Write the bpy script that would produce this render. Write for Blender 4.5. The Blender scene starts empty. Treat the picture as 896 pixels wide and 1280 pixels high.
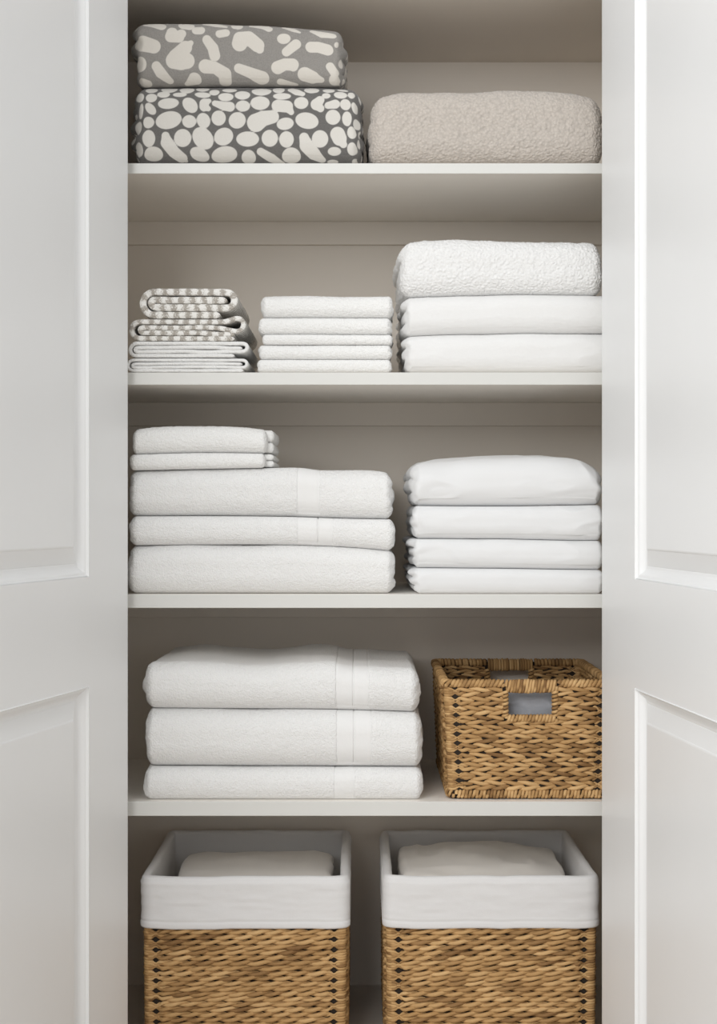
import bpy, math, random
import numpy as np

random.seed(7)
scene = bpy.context.scene
COL = scene.collection
CAM_D = 2.0          # camera to the front edge of the shelves
HZ = 0.699           # camera height
VX, VY = 448.0, 637.0

# ------------------------------------------------------------------ measures
def PX(px, y=0.0): return (px - VX) * 1e-3 * (CAM_D + y) / CAM_D
def PZ(py, y=0.0): return HZ - (py - VY) * 1e-3 * (CAM_D + y) / CAM_D

# ------------------------------------------------------------------ noise
def _h(ix, iy, iz, seed):
    with np.errstate(over='ignore'):
        h = (ix.astype(np.uint32) * np.uint32(374761393) + iy.astype(np.uint32) * np.uint32(668265263)
             + iz.astype(np.uint32) * np.uint32(2147483647) + np.uint32((seed * 974711 + 12345) & 0xffffffff))
        h = (h ^ (h >> np.uint32(13))) * np.uint32(1274126177)
        h = (h ^ (h >> np.uint32(16))) * np.uint32(2246822519)
        h = h ^ (h >> np.uint32(15))
    return h.astype(np.float64) / 4294967295.0

def vnoise(x, y, z, seed=0):
    x, y, z = np.broadcast_arrays(np.asarray(x, float), np.asarray(y, float), np.asarray(z, float))
    x = x + 1000.0; y = y + 1000.0; z = z + 1000.0
    ix, iy, iz = np.floor(x).astype(np.int64), np.floor(y).astype(np.int64), np.floor(z).astype(np.int64)
    fx, fy, fz = x - ix, y - iy, z - iz
    fx, fy, fz = [f * f * f * (f * (f * 6 - 15) + 10) for f in (fx, fy, fz)]
    r = 0
    for a in (0, 1):
        for b in (0, 1):
            for c in (0, 1):
                w = (fx if a else 1 - fx) * (fy if b else 1 - fy) * (fz if c else 1 - fz)
                r = r + w * _h(ix + a, iy + b, iz + c, seed)
    return r * 2 - 1

def worley(x, y, z, seed=0):
    x = x + 1000.0; y = y + 1000.0; z = z + 1000.0
    ix, iy, iz = np.floor(x).astype(np.int64), np.floor(y).astype(np.int64), np.floor(z).astype(np.int64)
    best = np.full(x.shape, 9.0)
    for a in (-1, 0, 1):
        for b in (-1, 0, 1):
            for c in (-1, 0, 1):
                jx, jy, jz = ix + a, iy + b, iz + c
                dx = jx + _h(jx, jy, jz, seed) - x
                dy = jy + _h(jx, jy, jz, seed + 31) - y
                dz = jz + _h(jx, jy, jz, seed + 67) - z
                best = np.minimum(best, dx * dx + dy * dy + dz * dz)
    return np.sqrt(best)

def sstep(a, b, x):
    t = np.clip((x - a) / (b - a), 0, 1)
    return t * t * (3 - 2 * t)

# ------------------------------------------------------------------ objects
def make_mesh(name, V, F, mat, parent=None, loc=None, attrs=None, smooth=True):
    V = np.asarray(V, np.float32).reshape(-1, 3)
    F = np.asarray(F, np.int32).reshape(-1, 4)
    me = bpy.data.meshes.new(name)
    me.vertices.add(len(V)); me.vertices.foreach_set('co', V.ravel())
    me.loops.add(F.size); me.loops.foreach_set('vertex_index', F.ravel())
    me.polygons.add(len(F)); me.polygons.foreach_set('loop_start', np.arange(0, F.size, 4, dtype=np.int32))
    me.update(calc_edges=True)
    me.polygons.foreach_set('use_smooth', np.full(len(F), smooth, dtype=bool))
    if attrs:
        for k, a in attrs.items():
            at = me.attributes.new(k, 'FLOAT', 'POINT')
            at.data.foreach_set('value', np.asarray(a, np.float32).ravel())
    me.update()
    me.materials.append(mat)
    o = bpy.data.objects.new(name, me)
    COL.objects.link(o)
    if loc is not None: o.location = loc
    if parent is not None: o.parent = parent
    return o

def tag(o, label, cat, group=None, kind=None):
    o['label'] = label; o['category'] = cat
    if group: o['group'] = group
    if kind: o['kind'] = kind
    return o

def empty(name, loc):
    o = bpy.data.objects.new(name, None); COL.objects.link(o)
    o.location = loc; o.empty_display_size = 0.02
    return o

class MB:
    """collects grids and boxes into one mesh"""
    def __init__(s): s.V = []; s.F = []; s.A = {}; s.n = 0
    def add(s, V, F, **at):
        V = np.asarray(V, float).reshape(-1, 3)
        s.V.append(V); s.F.append(np.asarray(F, int).reshape(-1, 4) + s.n); s.n += len(V)
        for k, a in at.items():
            s.A.setdefault(k, []).append(np.broadcast_to(np.asarray(a, float), (len(V),)) if np.ndim(a) == 0 else np.asarray(a, float).ravel())
    def box(s, x0, x1, y0, y1, z0, z1, b=0.0):
        if b <= 0:
            V = [(x, y, z) for x in (x0, x1) for y in (y0, y1) for z in (z0, z1)]
            F = [(0, 1, 3, 2), (4, 6, 7, 5), (0, 4, 5, 1), (2, 3, 7, 6), (0, 2, 6, 4), (1, 5, 7, 3)]
            s.add(V, F)
        else:
            P, N, F = rbox_grid(*[np.array([-1, -1 + 1e-9, 1 - 1e-9, 1])] * 3, None, None)[:3]
            raise NotImplementedError
    def build(s, name, mat, parent=None, loc=None, smooth=True):
        at = {k: np.concatenate(v) for k, v in s.A.items()} if s.A else None
        return make_mesh(name, np.concatenate(s.V), np.concatenate(s.F), mat, parent, loc, at, smooth)

def bevel(o, w, seg=2):
    m = o.modifiers.new('bevel', 'BEVEL'); m.width = w; m.segments = seg; m.limit_method = 'ANGLE'
    return o

def grid_faces(nu, nv, wrap_v=False, wrap_u=False):
    U = np.arange(nu if wrap_u else nu - 1); W = np.arange(nv if wrap_v else nv - 1)
    u, v = np.meshgrid(U, W, indexing='ij')
    u2, v2 = (u + 1) % nu, (v + 1) % nv
    return np.stack([u * nv + v, u2 * nv + v, u2 * nv + v2, u * nv + v2], -1).reshape(-1, 4)

# ------------------------------------------------------------------ materials
def mat_new(name):
    m = bpy.data.materials.new(name); m.use_nodes = True
    nt = m.node_tree; nt.nodes.clear()
    out = nt.nodes.new('ShaderNodeOutputMaterial')
    b = nt.nodes.new('ShaderNodeBsdfPrincipled')
    nt.links.new(b.outputs[0], out.inputs[0])
    return m, nt, b

def nd(nt, typ, **kw):
    n = nt.nodes.new(typ)
    for k, v in kw.items():
        if k.startswith('i_'):
            key = k[2:]
            n.inputs[int(key) if key.isdigit() else key].default_value = v
        else: setattr(n, k, v)
    return n

def attr(nt, name):
    return nd(nt, 'ShaderNodeAttribute', attribute_name=name).outputs['Fac']

def math_n(nt, op, a, b=None, c=None):
    n = nd(nt, 'ShaderNodeMath', operation=op)
    for i, v in enumerate((a, b, c)):
        if v is None: continue
        if isinstance(v, (int, float)): n.inputs[i].default_value = v
        else: nt.links.new(v, n.inputs[i])
    return n.outputs[0]

def mix_col(nt, fac, a, b):
    n = nd(nt, 'ShaderNodeMix', data_type='RGBA')
    if isinstance(fac, (int, float)): n.inputs[0].default_value = fac
    else: nt.links.new(fac, n.inputs[0])
    for i, v in ((6, a), (7, b)):
        if isinstance(v, tuple): n.inputs[i].default_value = (*v, 1) if len(v) == 3 else v
        else: nt.links.new(v, n.inputs[i])
    return n.outputs[2]

def obj_co(nt): return nd(nt, 'ShaderNodeTexCoord').outputs['Object']

def bump(nt, b, height, strength, dist):
    n = nd(nt, 'ShaderNodeBump'); n.inputs['Distance'].default_value = dist
    if isinstance(strength, (int, float)): n.inputs['Strength'].default_value = strength
    else: nt.links.new(strength, n.inputs['Strength'])
    nt.links.new(height, n.inputs['Height']); nt.links.new(n.outputs[0], b.inputs['Normal'])

def noise(nt, co, scale, detail=2.0):
    n = nd(nt, 'ShaderNodeTexNoise'); n.inputs['Scale'].default_value = scale; n.inputs['Detail'].default_value = detail
    nt.links.new(co, n.inputs['Vector']); return n.outputs['Fac']

def paint(name, col, rough=0.45, var=0.02):
    m, nt, b = mat_new(name)
    co = obj_co(nt)
    f = noise(nt, co, 6.0, 3.0)
    c = mix_col(nt, f, tuple(x * (1 - var) for x in col), tuple(min(1, x * (1 + var)) for x in col))
    nt.links.new(c, b.inputs['Base Color']); b.inputs['Roughness'].default_value = rough
    bump(nt, b, noise(nt, co, 900.0, 2.0), 0.06, 0.0005)
    return m

def fabric(name, col, scale, strength, dist, cell=True, sheen=0.25, dark=0.9):
    m, nt, b = mat_new(name)
    co = obj_co(nt)
    n1 = noise(nt, co, scale, 3.0)
    if cell:
        v = nd(nt, 'ShaderNodeTexVoronoi'); v.inputs['Scale'].default_value = scale * 0.7
        nt.links.new(co, v.inputs['Vector'])
        hgt = math_n(nt, 'SUBTRACT', n1, v.outputs['Distance'])
        shade = math_n(nt, 'MULTIPLY', v.outputs['Distance'], 0.9)  # darker pits between the nubs, shade put into the colour
    else:
        hgt = n1; shade = n1
    band = attr(nt, 'band')
    inv = math_n(nt, 'SUBTRACT', 1.0, math_n(nt, 'MULTIPLY', band, 0.85))
    c = mix_col(nt, math_n(nt, 'MAXIMUM', math_n(nt, 'MULTIPLY', shade, inv), math_n(nt, 'MULTIPLY', band, 1.25)), col, tuple(x * dark for x in col))
    nt.links.new(c, b.inputs['Base Color'])
    b.inputs['Roughness'].default_value = 0.95
    b.inputs['Sheen Weight'].default_value = sheen
    b.inputs['Sheen Roughness'].default_value = 0.6
    b.inputs['Specular IOR Level'].default_value = 0.15
    bump(nt, b, hgt, math_n(nt, 'MULTIPLY', inv, strength), dist)
    return m

def pebble_mat(name, ground, white):
    m, nt, b = mat_new(name)
    co = obj_co(nt)
    d = attr(nt, 'pattern')
    fac = nd(nt, 'ShaderNodeMapRange'); fac.interpolation_type = 'SMOOTHSTEP'
    fac.inputs['From Min'].default_value = -0.0006; fac.inputs['From Max'].default_value = 0.0006
    nt.links.new(d, fac.inputs['Value'])
    n1 = noise(nt, co, 700.0, 3.0)
    g = mix_col(nt, n1, tuple(x * 0.72 for x in ground), tuple(x * 1.28 for x in ground))
    w = mix_col(nt, noise(nt, co, 500.0, 2.0), tuple(x * 0.95 for x in white), white)
    nt.links.new(mix_col(nt, fac.outputs[0], w, g), b.inputs['Base Color'])
    b.inputs['Roughness'].default_value = 0.95; b.inputs['Sheen Weight'].default_value = 0.2
    b.inputs['Specular IOR Level'].default_value = 0.1
    bump(nt, b, n1, 0.35, 0.0008)
    return m

def check_mat(name):
    m, nt, b = mat_new(name)
    co = obj_co(nt)
    u, v = attr(nt, 'arc'), attr(nt, 'run')
    w = math_n(nt, 'MULTIPLY', math_n(nt, 'SINE', math_n(nt, 'MULTIPLY', u, 2 * math.pi / 0.0145)),
               math_n(nt, 'SINE', math_n(nt, 'ADD', math_n(nt, 'MULTIPLY', v, 2 * math.pi / 0.0145), 1.2)))
    n1 = noise(nt, co, 520.0, 3.0)
    f = math_n(nt, 'ADD', math_n(nt, 'MULTIPLY', w, 1.1), math_n(nt, 'MULTIPLY', math_n(nt, 'SUBTRACT', n1, 0.5), 5.5))
    mr = nd(nt, 'ShaderNodeMapRange'); mr.inputs['From Min'].default_value = -0.75; mr.inputs['From Max'].default_value = 0.55
    nt.links.new(f, mr.inputs['Value'])
    c = mix_col(nt, mr.outputs[0], (0.40, 0.37, 0.33), (0.82, 0.81, 0.78))
    nt.links.new(c, b.inputs['Base Color']); b.inputs['Roughness'].default_value = 0.95
    b.inputs['Sheen Weight'].default_value = 0.2; b.inputs['Specular IOR Level'].default_value = 0.1
    bump(nt, b, n1, 0.7, 0.0015)
    return m

def rope_mat(name, light, mid, darkc):
    m, nt, b = mat_new(name)
    a, r, t = attr(nt, 'along'), attr(nt, 'around'), attr(nt, 'tint')
    cv = nd(nt, 'ShaderNodeCombineXYZ')
    nt.links.new(math_n(nt, 'MULTIPLY', a, 90.0), cv.inputs[0])
    nt.links.new(math_n(nt, 'MULTIPLY', r, 9.0), cv.inputs[1])
    nt.links.new(math_n(nt, 'MULTIPLY', t, 40.0), cv.inputs[2])
    fib = noise(nt, cv.outputs[0], 1.0, 3.0)
    co = obj_co(nt)
    big = noise(nt, co, 45.0, 3.0)
    f = math_n(nt, 'ADD', math_n(nt, 'MULTIPLY', t, 0.62), math_n(nt, 'ADD', math_n(nt, 'MULTIPLY', fib, 0.42), math_n(nt, 'MULTIPLY', big, 0.22)))
    ramp = nd(nt, 'ShaderNodeValToRGB')
    e = ramp.color_ramp.elements
    e[0].position = 0.32; e[0].color = (*darkc, 1)
    e[1].position = 0.95; e[1].color = (*light, 1)
    k = e.new(0.6); k.color = (*mid, 1)
    nt.links.new(f, ramp.inputs[0])
    nt.links.new(ramp.outputs[0], b.inputs['Base Color'])
    b.inputs['Roughness'].default_value = 0.7; b.inputs['Specular IOR Level'].default_value = 0.25
    bump(nt, b, fib, 0.4, 0.0008)
    return m

M_DOOR = paint('door_paint', (0.83, 0.84, 0.845), 0.4)
M_SHELF = paint('shelf_paint', (0.90, 0.865, 0.81), 0.42)  # board colour lightened to lift its shaded underside
M_EDGE_DIM = paint('shelf_edge_dimmed', (0.63, 0.63, 0.605), 0.4)  # edge colour darkened to offset the direct light on it
M_BASE = paint('base_paint', (0.62, 0.58, 0.53), 0.5)
M_WALL = paint('closet_wall_paint', (0.78, 0.725, 0.655), 0.6)
M_ROOM = paint('room_wall_paint', (0.74, 0.72, 0.68), 0.6)
M_FLOOR = paint('warm_floor', (0.50, 0.435, 0.36), 0.5, 0.08)
M_TERRY = fabric('white_terry', (0.81, 0.81, 0.805), 760.0, 0.55, 0.0016, dark=0.94)
M_WASH = fabric('white_cloth_terry', (0.81, 0.81, 0.80), 680.0, 0.5, 0.0016, dark=0.95)
M_SHEET = fabric('white_cotton', (0.74, 0.745, 0.75), 900.0, 0.12, 0.0006, cell=False, sheen=0.15, dark=0.97)
M_BLANKET = fabric('white_blanket', (0.76, 0.76, 0.755), 700.0, 0.2, 0.0008, cell=False, sheen=0.2, dark=0.96)
M_SHERPA = fabric('white_sherpa', (0.79, 0.79, 0.785), 420.0, 0.5, 0.002, dark=0.93)
M_BEIGE = fabric('beige_sherpa', (0.56, 0.51, 0.46), 420.0, 0.5, 0.002, dark=0.72)
M_GREY = fabric('grey_throw', (0.36, 0.37, 0.40), 300.0, 0.3, 0.001, cell=False)
M_LINER = fabric('liner_cotton', (0.70, 0.695, 0.695), 800.0, 0.2, 0.0006, cell=False, dark=0.95)
M_LINEN = fabric('folded_linen', (0.86, 0.83, 0.785), 800.0, 0.2, 0.0006, cell=False, dark=0.95)
M_PEB1 = pebble_mat('large_pebble_print', (0.25, 0.238, 0.222), (0.60, 0.57, 0.52))
M_PEB2 = pebble_mat('dense_pebble_print', (0.135, 0.13, 0.125), (0.63, 0.61, 0.57))
M_CHECK = check_mat('checked_terry')
M_ROPE = rope_mat('water_hyacinth', (0.64, 0.42, 0.20), (0.46, 0.275, 0.115), (0.20, 0.105, 0.04))
M_GAP_SHADE = paint('weave_gap_shade', (0.018, 0.011, 0.006), 0.9)  # near black, puts the shade of the weave gaps into colour

# ------------------------------------------------------------------ the setting
BACK_Y = 0.339
XL, XR = -0.42, 0.44
TOPZ = PZ(-17)
def slab(name, x0, x1, y0, y1, z0, z1, mat, bev=0.0):
    cx, cy = (x0 + x1) / 2, (y0 + y1) / 2
    b = MB(); b.box(x0 - cx, x1 - cx, y0 - cy, y1 - cy, 0, z1 - z0)
    o = b.build(name, mat, None, (cx, cy, z0), smooth=False)
    if bev: bevel(o, bev)
    return o
S = 'structure'
tag(slab('floor', -1.6, 1.6, -2.6, 0.36, -0.05, 0.0, M_FLOOR), 'warm toned floor in front of the closet', 'floor', kind=S)
tag(slab('wall_back', XL - .02, XR + .02, BACK_Y, BACK_Y + .02, 0.0, TOPZ + .3, M_WALL), 'warm grey back wall inside the closet', 'wall', kind=S)
tag(slab('wall_left', XL - .02, XL, 0.0, BACK_Y, 0.0, TOPZ + .3, M_WALL), 'warm grey left side wall inside the closet', 'wall', kind=S)
tag(slab('wall_right', XR, XR + .02, 0.0, BACK_Y, 0.0, TOPZ + .3, M_WALL), 'warm grey right side wall inside the closet', 'wall', kind=S)
tag(slab('ceiling', XL, XR, 0.0, BACK_Y, TOPZ, TOPZ + .02, M_WALL), 'closet ceiling board above the patterned blankets', 'ceiling', kind=S)
fw = MB()
fw.box(-1.2, -0.300, -0.026, -0.004, 0, TOPZ + .3); fw.box(0.318, 1.2, -0.026, -0.004, 0, TOPZ + .3)
fw.box(-0.300, 0.318, -0.026, -0.004, TOPZ + .15, TOPZ + .3)
tag(fw.build('wall_front', M_ROOM, None, (0, 0, 0), smooth=False), 'pale room wall around the closet opening', 'wall', kind=S)

shelf_rows = [(204, 217, 'top white shelf under the patterned blankets and the beige fleece blanket'),
              (465.5, 481, 'white shelf under the checked cloths and the white washcloths'),
              (743, 760, 'white shelf with three bath towels left and four sheets right'),
              (1002, 1020, 'white shelf under the small handled basket and three banded towels')]
for yt, yb, lab in shelf_rows:
    o = slab('shelf', XL, XR, 0.0015, BACK_Y, PZ(yb), PZ(yt), M_SHELF)
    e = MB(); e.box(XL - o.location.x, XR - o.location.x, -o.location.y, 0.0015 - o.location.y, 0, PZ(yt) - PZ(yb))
    bevel(e.build('dimmed_edge', M_EDGE_DIM, o, smooth=False), 0.0006)  # strip added to carry the dimmed edge colour
    tag(o, lab, 'shelf', 'fixed closet shelves')
o = slab('base_board', XL, XR, 0.0, BACK_Y, 0.0, 0.004, M_BASE)
tag(o, 'flat board at the closet bottom under both lined baskets', 'board')
for i, (yb, lab) in enumerate(((217, 'cleat on the back wall right below the top shelf'),
                               (481, 'cleat on the back wall below the shelf of washcloths'),
                               (760, 'cleat on the back wall below the shelf of sheets'))):
    z1 = PZ(yb)
    o = slab('trim_%d' % (i + 1), XL, XR, BACK_Y - 0.008, BACK_Y, z1 - 0.034, z1, M_WALL, 0.001)
    tag(o, lab, 'trim', kind=S)

# ------------------------------------------------------------------ doors
def make_door(name, hinge, far, lab, flip):
    h, f = np.array(hinge), np.array(far)
    dt = (f - h) / np.linalg.norm(f - h)
    n = np.array([-dt[1], dt[0]]) if flip else np.array([dt[1], -dt[0]])
    ang = math.atan2(dt[1], dt[0])
    W, H, T = 0.62, TOPZ + 0.14, 0.032
    # local frame: x along the door, y = -normal or normal, z up
    sgn = 1.0 if flip else -1.0            # visible face is at local y = 0, normal = sgn*y
    t0 = DOOR_T[name]
    t1 = W - 0.10
    zs = DOOR_Z[name]                      # (lower bottom, lower top, upper bottom, upper top)
    # frame as one grid with two openings
    xs = [0, t0, t1, W]; zz = [0.008, zs[0], zs[1], zs[2], zs[3], H]
    V, F = [], []
    for yy in (0.0, -sgn * T):
        for x in xs:
            for z in zz: V.append((x, yy, z))
    nz = len(zz); off = 4 * nz
    I = lambda k, i, j: k * off + i * nz + j
    hole = {(1, 1), (1, 3)}
    for i in range(3):
        for j in range(nz - 1):
            if (i, j) in hole: continue
            F.append((I(0, i, j), I(0, i + 1, j), I(0, i + 1, j + 1), I(0, i, j + 1)))
            F.append((I(1, i, j), I(1, i, j + 1), I(1, i + 1, j + 1), I(1, i + 1, j)))
            for (di, dj, a, c) in ((-1, 0, (i, j), (i, j + 1)), (1, 0, (i + 1, j), (i + 1, j + 1)), (0, -1, (i, j), (i + 1, j)), (0, 1, (i, j + 1), (i + 1, j + 1))):
                ni, nj = i + di, j + dj
                if ni < 0 or ni > 2 or nj < 0 or nj > nz - 2 or (ni, nj) in hole:
                    F.append((I(0, *a), I(0, *c), I(1, *c), I(1, *a)))
    d = make_mesh(name, V, F, M_DOOR, None, (h[0], h[1], 0), smooth=False)
    d.rotation_euler = (0, 0, ang)
    bevel(d, 0.0012, 2)
    tag(d, lab, 'door', kind=S)
    prof = [(0, 0), (0.0015, -0.0022), (0.003, -0.0026), (0.0045, -0.0036), (0.007, -0.0065), (0.0095, -0.0086), (0.0115, -0.0094), (0.0135, -0.0096),
            (0.0145, -0.0098), (0.0155, -0.0092), (0.033, -0.0042), (0.034, -0.0034), (0.0355, -0.0030)]
    for za, zb in ((zs[0], zs[1]), (zs[2], zs[3])):
        V, F = [], []
        for (w, dd) in prof:
            V += [(t0 + w, sgn * dd, za + w), (t1 - w, sgn * dd, za + w), (t1 - w, sgn * dd, zb - w), (t0 + w, sgn * dd, zb - w)]
        for k in range(len(prof) - 1):
            for e in range(4):
                a, c = 4 * k + e, 4 * k + (e + 1) % 4
                F.append((a, c, c + 4, a + 4))
        k = 4 * (len(prof) - 1); F.append((k, k + 1, k + 2, k + 3))
        make_mesh('door_panel', V, F, M_DOOR, d, smooth=False)
    return d

DOOR_T = {'door_1': 0.127, 'door_2': 0.153}
DOOR_Z = {'door_1': (0.05, HZ - 0.2049, HZ - 0.0766, 1.40), 'door_2': (0.05, HZ - 0.2041, HZ - 0.0782, 1.40)}
make_door('door_1', (-0.2837, -0.03), (-0.3633, -0.378), 'left white panelled closet door standing open', True)
make_door('door_2', (0.2994, -0.03), (0.3436, -0.466), 'right white panelled closet door standing open', False)

# ------------------------------------------------------------------ soft folded blocks
def axis(h, r, sp, lo_f=1.0):
    """samples from -h to h, denser in the rounded ends"""
    r = min(r, h * 0.98)
    ne = max(4, int(math.ceil(r * 1.3 / sp))); nm = max(2, int(math.ceil(2 * (h - r) / sp)))
    return np.concatenate([np.linspace(-h, -h + r, ne, endpoint=False), np.linspace(-h + r, h - r, nm, endpoint=False), np.linspace(h - r, h, ne + 1)])

def axis_y(h, r, sp):
    r = min(r, h * 0.9)
    a = np.linspace(-h, -h + r, max(5, int(r * 1.3 / sp)), endpoint=False)
    b = [-h + r]; st = sp
    while b[-1] < h - r: st = min(st * 1.22, 0.008); b.append(b[-1] + st)
    b = np.array(b); b = -h + r + (b - b[0]) * (2 * h - 2 * r) / (b[-1] - b[0])
    c = np.linspace(h - r, h, 7)[1:]
    return np.concatenate([a, b, c])

def surf(xs, ys, zs):
    """unique surface lattice of a box -> coordinates and quads"""
    nx, ny, nz = len(xs), len(ys), len(zs)
    quads = []
    def face(A, B, fn, flip):
        a, b = np.meshgrid(np.arange(A - 1), np.arange(B - 1), indexing='ij')
        q = np.stack([fn(a, b), fn(a + 1, b), fn(a + 1, b + 1), fn(a, b + 1)], -1).reshape(-1, 4)
        quads.append(q[:, ::-1] if flip else q)
    ID = lambda i, j, k: (i * ny + j) * nz + k
    face(nx, ny, lambda a, b: ID(a, b, 0 * a), True)
    face(nx, ny, lambda a, b: ID(a, b, 0 * a + nz - 1), False)
    face(nx, nz, lambda a, b: ID(a, 0 * a, b), False)
    face(nx, nz, lambda a, b: ID(a, 0 * a + ny - 1, b), True)
    face(ny, nz, lambda a, b: ID(0 * a, a, b), True)
    face(ny, nz, lambda a, b: ID(0 * a + nx - 1, a, b), False)
    Q = np.concatenate(quads)
    u, inv = np.unique(Q.ravel(), return_inverse=True)
    F = inv.reshape(-1, 4)
    k = u % nz; j = (u // nz) % ny; i = u // (nz * ny)
    return np.stack([xs[i], ys[j], zs[k]], -1), F

def curve(c, k=1.0):
    xs = [p[0] for p in c]; ys = [p[1] for p in c]
    X, Y = np.array(xs, float), np.array(ys, float)
    D = np.diff(Y) / np.diff(X)
    M = np.concatenate([[D[0]], (D[:-1] + D[1:]) / 2, [D[-1]]])
    def f(x):
        x = np.clip(x, xs[0], xs[-1])
        i = np.clip(np.searchsorted(X, x) - 1, 0, len(xs) - 2)
        hh = X[i + 1] - X[i]; t = (x - X[i]) / hh
        return (Y[i] * (1 + 2 * t) * (1 - t) ** 2 + hh * M[i] * t * (1 - t) ** 2 + Y[i + 1] * t * t * (3 - 2 * t) + hh * M[i + 1] * t * t * (t - 1))
    return f

SEED = [0]
def soft(name, mat, px0, px1, top, bot, y0=0.004, depth=0.285, r=(0.008, 0.4, 0.46), sp=0.0017,
         ends=((0, 0), (0, 0)), micro='terry', amp=0.0004, wr=0.0, wrn=None, band=None, parent=None, roll=0.0,
         pattern=None, dome=0.0, lump=0.0012, rough_end=0.0, lid=False, slope=0.0):
    """a folded piece of cloth: front fold towards the viewer, layers showing at its ends.
    top / bot: height in photo rows, a number or a curve over photo columns"""
    SEED[0] += 1; sd = SEED[0] * 13
    ft = curve(top) if isinstance(top, list) else (lambda x, v=top: np.full_like(x, v, dtype=float))
    fb = curve(bot) if isinstance(bot, list) else (lambda x, v=bot: np.full_like(x, v, dtype=float))
    X0, X1 = PX(px0, y0), PX(px1, y0)
    xm = np.linspace(px0, px1, 9)
    h = float(np.mean(fb(xm) - ft(xm))) * 1e-3
    hx, hy, hz = (X1 - X0) / 2, depth / 2, h / 2
    R = np.array([r[0], r[1] * h, r[2] * h])
    xs_ = axis(hx, R[0], sp)
    if band:
        mid = (X0 + X1) / 2
        ex = [PX(e) - mid + d for bb in band for e in bb[:2] for d in (-0.0012, -0.0005, 0.0, 0.0005, 0.0012)]
        keep = [x for x in xs_ if min(abs(x - e) for e in ex) > 0.0004]
        xs_ = np.array(sorted(set(keep) | set(round(e, 6) for e in ex)))
    P, F = surf(xs_, axis_y(hy, R[1], sp), axis(hz, R[2], sp))
    H = np.array([hx, hy, hz])
    Q = np.clip(P, -(H - R), H - R)
    D = (P - Q) / R
    D /= np.maximum(np.linalg.norm(D, axis=1, keepdims=True), 1e-9)
    B = Q + D * R
    N = D / R; N /= np.linalg.norm(N, axis=1, keepdims=True)
    cx = (X0 + X1) / 2
    gx = B[:, 0] + cx                                    # world x
    zr = (B[:, 2] + hz) / h                               # 0..1
    yf = B[:, 1] + hy                                     # distance behind the front
    up = sstep(-0.3, 0.3, N[:, 2])
    frontal = sstep(0.0, 0.5, -N[:, 1])
    attrs = {}
    # printed pattern in unrolled coordinates
    if pattern is not None:
        attrs['pattern'] = pattern(gx, zr, yf, N, h, hz, R, fb, ft, hx, cx, y0)
    O = B.copy()
    # layered ends
    for side, (nl, al) in ((-1, ends[0]), (1, ends[1])):
        if nl <= 0: continue
        w = sstep(hx - R[0] * 1.6, hx - R[0] * 0.3, side * B[:, 0])
        wy = sstep(R[1] * 0.25, R[1] * 0.25 + 0.022, yf)
        jig = 0.12 * vnoise(yf * 30, zr * 0, 0 * zr, sd + 3)
        lz = np.clip(zr, 0.001, 0.999) * nl + jig
        k = np.floor(lz); f = lz - k
        bulge = np.sqrt(np.clip(1 - (2 * f - 1) ** 2, 0, 1))
        prot = 0.35 + 0.65 * _h((k + 50).astype(np.int64), np.full(k.shape, side + 5, np.int64), np.full(k.shape, sd, np.int64), 3)
        wav = 1 + 0.35 * vnoise(yf * 40, k * 3.1, 0 * k, sd + 9)
        O[:, 0] += side * w * wy * al * (bulge * prot * wav - 0.35)
        # front part of the end is a soft rolled fold
        O[:, 0] += side * w * (1 - wy) * al * 0.25 * vnoise(zr * 6, yf * 60, 0 * zr, sd + 4)
    # ragged vertical edge at the ends
    if rough_end:
        w = sstep(hx - R[0] * 2.0, hx, np.abs(B[:, 0]))
        O[:, 0] += np.sign(B[:, 0]) * w * rough_end * vnoise(zr * h * 170, yf * 60, np.sign(B[:, 0]) * 5, sd + 21)
    # low frequency lumps, not on the underside
    low = vnoise(gx * 14, yf * 14, zr * 1.2, sd) + 0.5 * vnoise(gx * 33, yf * 28, zr * 2.2, sd + 1)
    O += N * (low * lump * (0.25 + 0.75 * up) * np.where(N[:, 2] < -0.6, 0, 1))[:, None]
    if wr:
        wx = vnoise(gx * 26 + zr * h * 22, zr * h * 55 - gx * 9, yf * 20, sd + 5)
        rid = 1 - np.abs(wx) * 2
        loc_w = 0.35 + 0.65 * (sstep(hx - 0.075, hx - 0.01, np.abs(B[:, 0])))
        if wrn is not None: loc_w = loc_w * wrn(gx, zr)
        O += N * (wr * np.clip(rid, -0.4, 1) * loc_w * np.where(N[:, 2] < -0.6, 0, 1))[:, None]
    # fine texture
    q = np.where(N[:, 2] < -0.8, 0.0, 1.0)
    bandw = np.zeros(len(B))
    if band:
        for (a, b_, dep, sm) in band:
            m = sstep(PX(a) - 0.0006, PX(a) + 0.0006, gx) * (1 - sstep(PX(b_) - 0.0006, PX(b_) + 0.0006, gx))
            bandw = np.maximum(bandw, m * sm)
            line = np.exp(-((gx - PX(a)) / 0.0006) ** 2) + np.exp(-((gx - PX(b_)) / 0.0006) ** 2)
            O += N * ((-dep * m - 0.0009 * line) * q)[:, None]
    if micro == 'terry':
        t = 0.85 * vnoise(gx * 560, yf * 560, zr * h * 560, sd + 2) + 0.15 * vnoise(gx * 330, yf * 330, zr * h * 330, sd + 6)
        O += N * (amp * t * q * (1 - 0.85 * bandw))[:, None]
    elif micro == 'sherpa':
        cs = 380.0
        wv = worley(gx * cs, yf * cs, zr * h * cs, sd + 2)
        t = 0.6 - 1.1 * wv + 0.3 * vnoise(gx * 120, yf * 120, zr * h * 120, sd + 8)
        O += N * (amp * t * q)[:, None]
    attrs['band'] = bandw
    # heights follow the photographed outline
    pxs = gx / (1e-3 * (CAM_D + y0) / CAM_D) + VX
    zb, zt = PZ(fb(pxs), y0), PZ(ft(pxs), y0)
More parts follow.
